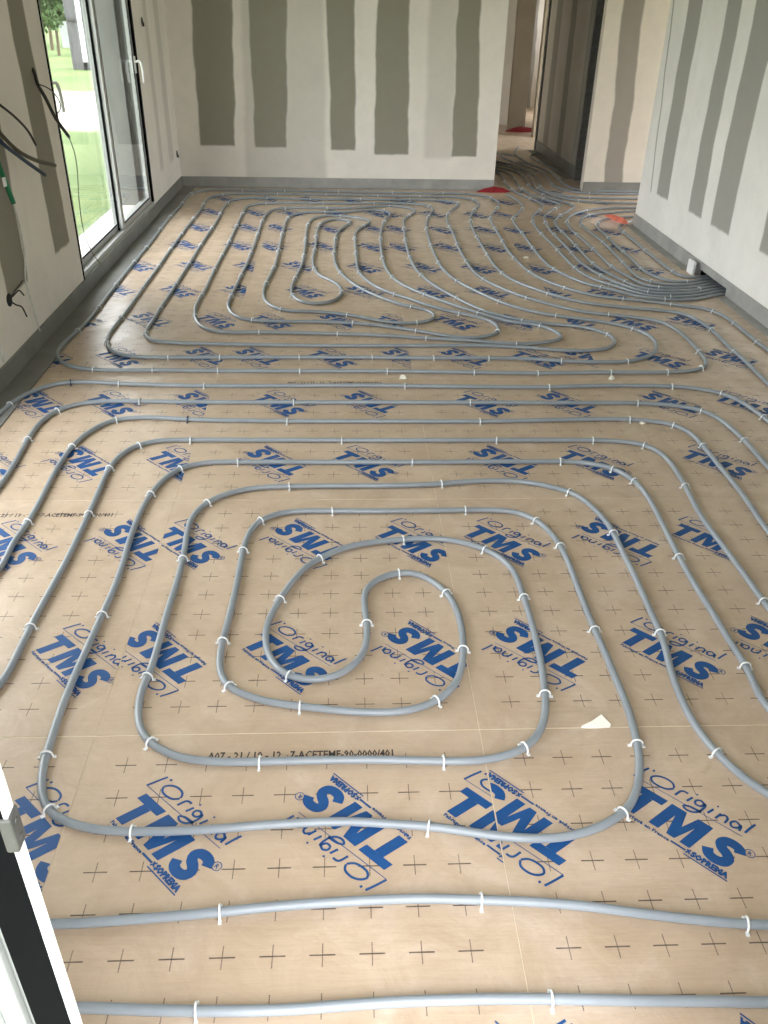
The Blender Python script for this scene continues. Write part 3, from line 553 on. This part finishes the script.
# ------------------------------------------------------------------ door frame at the camera
d = empty('door_1', (.309, YF, 0)); structure(d, 'black and white door jamb cut off at the lower left corner', 'door frame')
dorg = np.array([.30, YF, 0])
def drel(mb): mb.v = [tuple(np.array(p)-dorg) for p in mb.v]; return mb
drel(MB().box((.333, -2.313, .0), (.367, -2.299, 2.2))).build('gasket_channel', M['gasket'], d)
drel(MB().box((.3671, -2.3125, .0), (.3705, -2.299, 2.2))).build('edge_trim', M['white'], d)
fr = MB().box((.25, -2.30, 0), (.333, -2.25, 2.2))
for x in (.262, .285, .312): fr.box((x, -2.312, 0), (x+.010, -2.30, 2.2))
drel(fr).build('jamb', M['pvc'], d, bevel=.002)
pl = drel(MB().box((.362, -2.3150, 1.026), (.3730, -2.297, 1.066))).build('strike_plate', M['steel'], d, bevel=.002); pl['label'] = 'steel strike plate with screws'
for zz in (1.036, 1.056):
    drel(MB().tube([(.3730, -2.306, zz), (.3739, -2.306, zz)], .003, 10)).build('screw', M['steel'], pl).location = (0, 0, 0)
drel(MB().box((.25, -2.42, -.06), (1.15, -2.30, .012))).build('threshold', M['pvc'], d)

# ------------------------------------------------------------------ cables and tubes on the left wall
def cable(name, label, cat, mat, pix, r, n=8):
    """pix: photo x, y and how far the cable stands off the left wall"""
    b = MB().tube(spline([PX(x, y, XL+o) for x, y, o in pix], .02), r, n)
    return tag(b.build(name, mat, smooth=True), label, cat)
cable('cable', 'thin dark cable end, topmost of those poking from the left wall', 'cable', M['blackc'], [(-20, 100, -.02), (-8, 99, .02), (0, 105, .05), (15, 117, .07), (28, 131, .08), (36, 145, .08)], .006)
cable('conduit', 'brown-black conduit curving out over the blue one on the left wall', 'conduit', M['brownc'], [(-24, 116, -.02), (-10, 120, .04), (0, 133, .07), (17, 150, .09), (35, 160, .10), (55, 165.5, .11)], .0095)
cable('conduit', 'dark blue conduit curving out of the left wall below the brown one', 'conduit', M['bluec'], [(-24, 124, -.02), (-10, 130, .04), (0, 141, .07), (20, 157, .09), (45, 175, .11)], .0095)
g = cable('green_tube', 'green plastic tube hanging at the left wall with a white cable from its end', 'tube', M['green'], [(-14, 140, .0), (-6, 152, .03), (0, 168, .05), (7, 186, .05), (13.5, 203, .05)], .012)
b = MB().box((-.004, -.012, -.02), (.004, .012, .02)); q = PX(4.5, 182, XL+.066); tg = b.build('tag', M['white'], g, loc=tuple(q)); 
cable('cable', 'long white cable hanging down the left wall from the green tube', 'cable', M['whitec'], [(13, 202, .045), (20, 228, .03), (24.5, 255, .012), (26, 283, .010), (33, 308, .012), (38, 325, .016), (40, 331, .020)], .0042)
cable('conduit', 'black conduit sticking out beside the glazed door, bent downwards', 'conduit', M['blackc'], [(30, 66, -.02), (34, 72, .01), (38, 85, .04), (45, 97, .06), (55, 117, .08), (69, 137, .10)], .0095)
cable('cable', 'thin black wire loop around the conduit beside the glazed door', 'cable', M['blackc'], [(38, 84, .05), (46, 87, .08), (54, 93, .09), (60, 103, .09), (60.5, 108, .09), (57, 114, .09)], .0032)
cable('cable', 'thin grey wire dangling in front of the glass down to the door track', 'cable', M['stud'], [(69, 137, .10), (75, 155, .07), (77.5, 172, .05), (79, 200, .03), (84, 232, .02), (92, 252, .02), (101, 265, .02)], .0028)
cable('cable', 'short white cable stub low on the left wall at the frame edge', 'cable', M['whitec'], [(-2, 340, .01), (1, 349, .03), (3.5, 362, .035)], .005)
so = empty('socket_box', tuple(PX(9, 300, XL))); tag(so, 'open socket recess with black wires sticking out, low on the left wall', 'socket')
b = MB().tube([(-.001, 0, 0), (.004, 0, 0)], .032, 16); b.build('recess', M['dark'], so)  # flat disc; the recess's shade is put into its dark colour
for k, (a, c) in enumerate((((.06, .03), (.05, -.04)), ((.05, -.05), (.03, -.07)), ((.07, .05), (.07, .02)))):
    MB().tube(spline([(0, 0, 0), (.02, a[0]*.4, a[1]*.6), (.035, a[0], a[1]), (.045, a[0]+c[0]*.5, a[1]+c[1]*.8)], .01), .004, 6).build('wire', M['blackc'], so)
for x, y, lab in ((177, 154, 'small dark outlet hole near the back left corner'), (142, 22, 'small brown mark box high beside the glazed door')):
    q = PX(x, y, XL); so = empty('outlet', tuple(q)); tag(so, lab, 'outlet')
    MB().tube([(-.001, 0, 0), (.003, 0, 0)], .034, 16).build('recess', M['dark'] if x > 150 else M['brownc'], so)  # near-black disc stands in for the shade inside the outlet hole
    MB().tube(spline([(0, 0, 0), (.012, -.012, -.005), (.016, -.02, -.03)], .01), .005, 6).build('wire', M['blackc'], so)

# ------------------------------------------------------------------ small things on the floor
def scrap(name, label, cat, mat, outline, h, at_, seed):
    r = random.Random(seed); n = len(outline); v = [(x, y, .001) for x, y in outline]
    v += [(x*.55+r.uniform(-.01, .01), y*.55+r.uniform(-.01, .01), h*r.uniform(.5, 1)) for x, y in outline] + [(0, 0, h)]
    f = [(i, (i+1) % n, n+(i+1) % n, n+i) for i in range(n)] + [(n+i, n+(i+1) % n, 2*n) for i in range(n)] + [tuple(range(n))[::-1]]
    return tag(link(name, meshdata(name, v, f, mat), None, at_), label, cat)
q = P(494.5, 191.8); scrap('red_scrap', 'crumpled red plastic scrap on the floor at the back wall corner', 'scrap', M['red'], [(-.20, -.03), (-.05, -.06), (.10, -.05), (.17, .0), (.06, .06), (-.02, .05), (-.10, .0)], .05, (q[0], q[1], 0), 3)
q = P(606, 222.5); scrap('plastic_sheet', 'pale pinkish plastic sheet lying among pipes beyond the right partition', 'sheet', M['pink'], [(-.12, -.20), (.06, -.22), (.16, -.10), (.17, .12), (.05, .20), (-.08, .18), (-.14, .0)], .0015, (q[0], q[1], 0), 5)
q = P(615.5, 222); scrap('coral_scrap', 'coral red scrap on the pale sheet by the right partition', 'scrap', M['redpink'], [(-.07, .16), (-.02, .14), (.04, -.02), (.07, -.16), (.02, -.19), (-.03, -.05)], .035, (q[0], q[1], .0215), 6)
for x, y, s, lab in ((419.5-15.5, 378, .022, 'white foam crumb on the seam, left of the two'), (611.5, 379, .018, 'white foam crumb on the seam, right of the two'), (641.5, 423.5, .012, 'tiny white crumb beside the second ring pipe'), (526, 258, .018, 'yellow-white crumb among the far coil pipes'), (403, 305, .02, 'white crumb beside the far coil centre')):
    q = P(x, y); r = random.Random(int(x)); n = 7
    scrap('foam_crumb', lab, 'crumb', M['paper'], [(s*r.uniform(.7, 1.3)*math.cos(a), s*r.uniform(.6, 1.0)*math.sin(a)) for a in np.linspace(0, 2*math.pi, n, endpoint=False)], s*.8, (q[0], q[1], 0), int(y))
q = PX(685, 268, XR-.03)
wb = MB().box((-.018, -.075, -.02), (.006, .035, .075)).build('white_block', M['white'], None, bevel=.006, loc=(XR-.045, 3.22, .021)); tag(wb, 'small white block leaning at the pipe hole in the right wall', 'block')
# corridor: metal studs of the side door
for x, lab in ((6.945, 'dark metal door stud at the near end of the corridor wall'), (9.185, 'dark metal door stud at the far end of the corridor wall')):
    st = MB().box((3.185, x-.02, 0), (3.31, x+.02, 2.09)).box((3.178, x-.028, 0), (3.186, x+.028, 2.09)).build('metal_stud', M['stud']); tag(st, lab, 'stud')
q = P(510, 128); scrap('red_rag', 'dark red rag heap at the foot of the corridor end panel', 'rag', M['red'], [(-.25, -.12), (.0, -.18), (.25, -.10), (.28, .06), (.0, .10), (-.22, .06)], .07, (q[0]+.1, q[1]-.35, 0), 9)

# ------------------------------------------------------------------ outside the glazed door
structure(MB().box((-70, -40, -.5), (XL-WT, 90, -.30)).box((XL-WT, -40, -.5), (70, -2.6, -.30)).box((XL-WT, 14.7, -.5), (70, 90, -.30)).box((5.9, -2.6, -.5), (70, 14.7, -.30)).build('ground', M['lawn']), 'bright green lawn outside with a pale bare patch', 'lawn')
YH = 27.0
k0, k1 = PY(66, 0, YH), PY(93, 18, YH)
kb = empty('masonry_kiosk', (-7.3, YH, -.3)); tag(kb, 'grey masonry block with dark ledge standing on the lawn outside', 'kiosk')
def kbox(name, px0, py0, px1, py1, d0, d1, mat, z0=None, z1=None):
    a, c = PY(px0, py1, YH), PY(px1, py0, YH)
    zz0 = a[2] if z0 is None else z0; zz1 = c[2] if z1 is None else z1
    return MB().box((a[0]+7.3, d0, zz0+.3), (c[0]+7.3, d1, zz1+.3)).build(name, mat, kb, bevel=.01)
kbox('upper_block', 66, 0, 92, 17.5, -.1, .9, M['greyblock'], z1=2.1)
kbox('ledge', 68, 17.5, 94, 20.5, -.16, .9, M['roof'])
kbox('pillar', 74.5, 20.5, 85, 74, -.05, .8, M['greyblock'], z0=-.3)
kbox('side_block', 83, 20.5, 96, 59, 0, .8, M['greyblock'])
q0, q1 = PY(75.5, 0, YH-.3), PY(86, 62, YH-.3)
post = MB().box((q1[0]-.06, YH-.36, q1[2]), (q1[0]+.05, YH-.25, 2.3)).build('downpipe', M['white']); tag(post, 'white vertical downpipe in front of the grey masonry block', 'downpipe')
MB().box((q1[0]-.07, YH-.37, -.3), (q1[0]+.06, YH-.24, q1[2])).build('foot', M['gasket'], post)
hx0, hx1 = PY(60, 30, 40)[0], PY(75, 30, 40)[0]
hs = empty('neighbour_house', (hx1, 40, -.3)); tag(hs, 'pale neighbouring house far behind the masonry block', 'house')
MB().box((hx0-hx1, 0, 0), (0, 6, 4.6)).build('wall', M['houser'], hs)
MB().box((hx0-hx1-.15, -.3, 4.6), (.3, 6.3, 4.8)).build('roof', M['roof'], hs)
for x in (.62, .2): MB().box((x*(hx0-hx1), -.04, 2.6), (x*(hx0-hx1)+.2, .0, 3.4)).build('window', M['greyblock'], hs)
def tree(label, X, Y, h, rad, n, seed):
    r = np.random.default_rng(seed); t = empty('tree', (X, Y, -.3)); tag(t, label, 'tree', 'trees beyond the lawn')
    MB().tube([(0, 0, 0), (.05, 0, h*.3), (-.05, .05, h*.6), (0, 0, h*.85)], h*.016, 8).build('trunk', M['bark'], t)
    c = r.normal(size=(14, 3)); c /= np.linalg.norm(c, axis=1)[:, None]; c *= (r.uniform(.3, 1, 14)**.5)[:, None]*np.array([rad, rad, h*.36]); c[:, 2] += h*.54
    V = []; F = []
    for k in range(n):
        p = c[k % 14]+r.normal(size=3)*rad*.24; a = r.normal(size=3); a /= np.linalg.norm(a); b2 = np.cross(a, r.normal(size=3)); b2 /= np.linalg.norm(b2); s = r.uniform(.07, .15)
        i = len(V); V += [p-a*s, p+b2*s*.5, p+a*s, p-b2*s*.5]; F.append((i, i+1, i+2, i+3))
    link('foliage', meshdata('foliage', V, F, M['leaf']), t)
tree('leafy green tree seen highest through the near glass leaf', PY(52, 10, 34)[0], 34.0, 3.4, .75, 3500, 1)
tree('rounded green tree behind the lawn at the near door stile', PY(46, 10, 38)[0], 38.0, 4.4, 1.0, 3000, 2)
tree('distant green tree behind the pale house', -19.0, 52.0, 8.0, 2.6, 3500, 3)
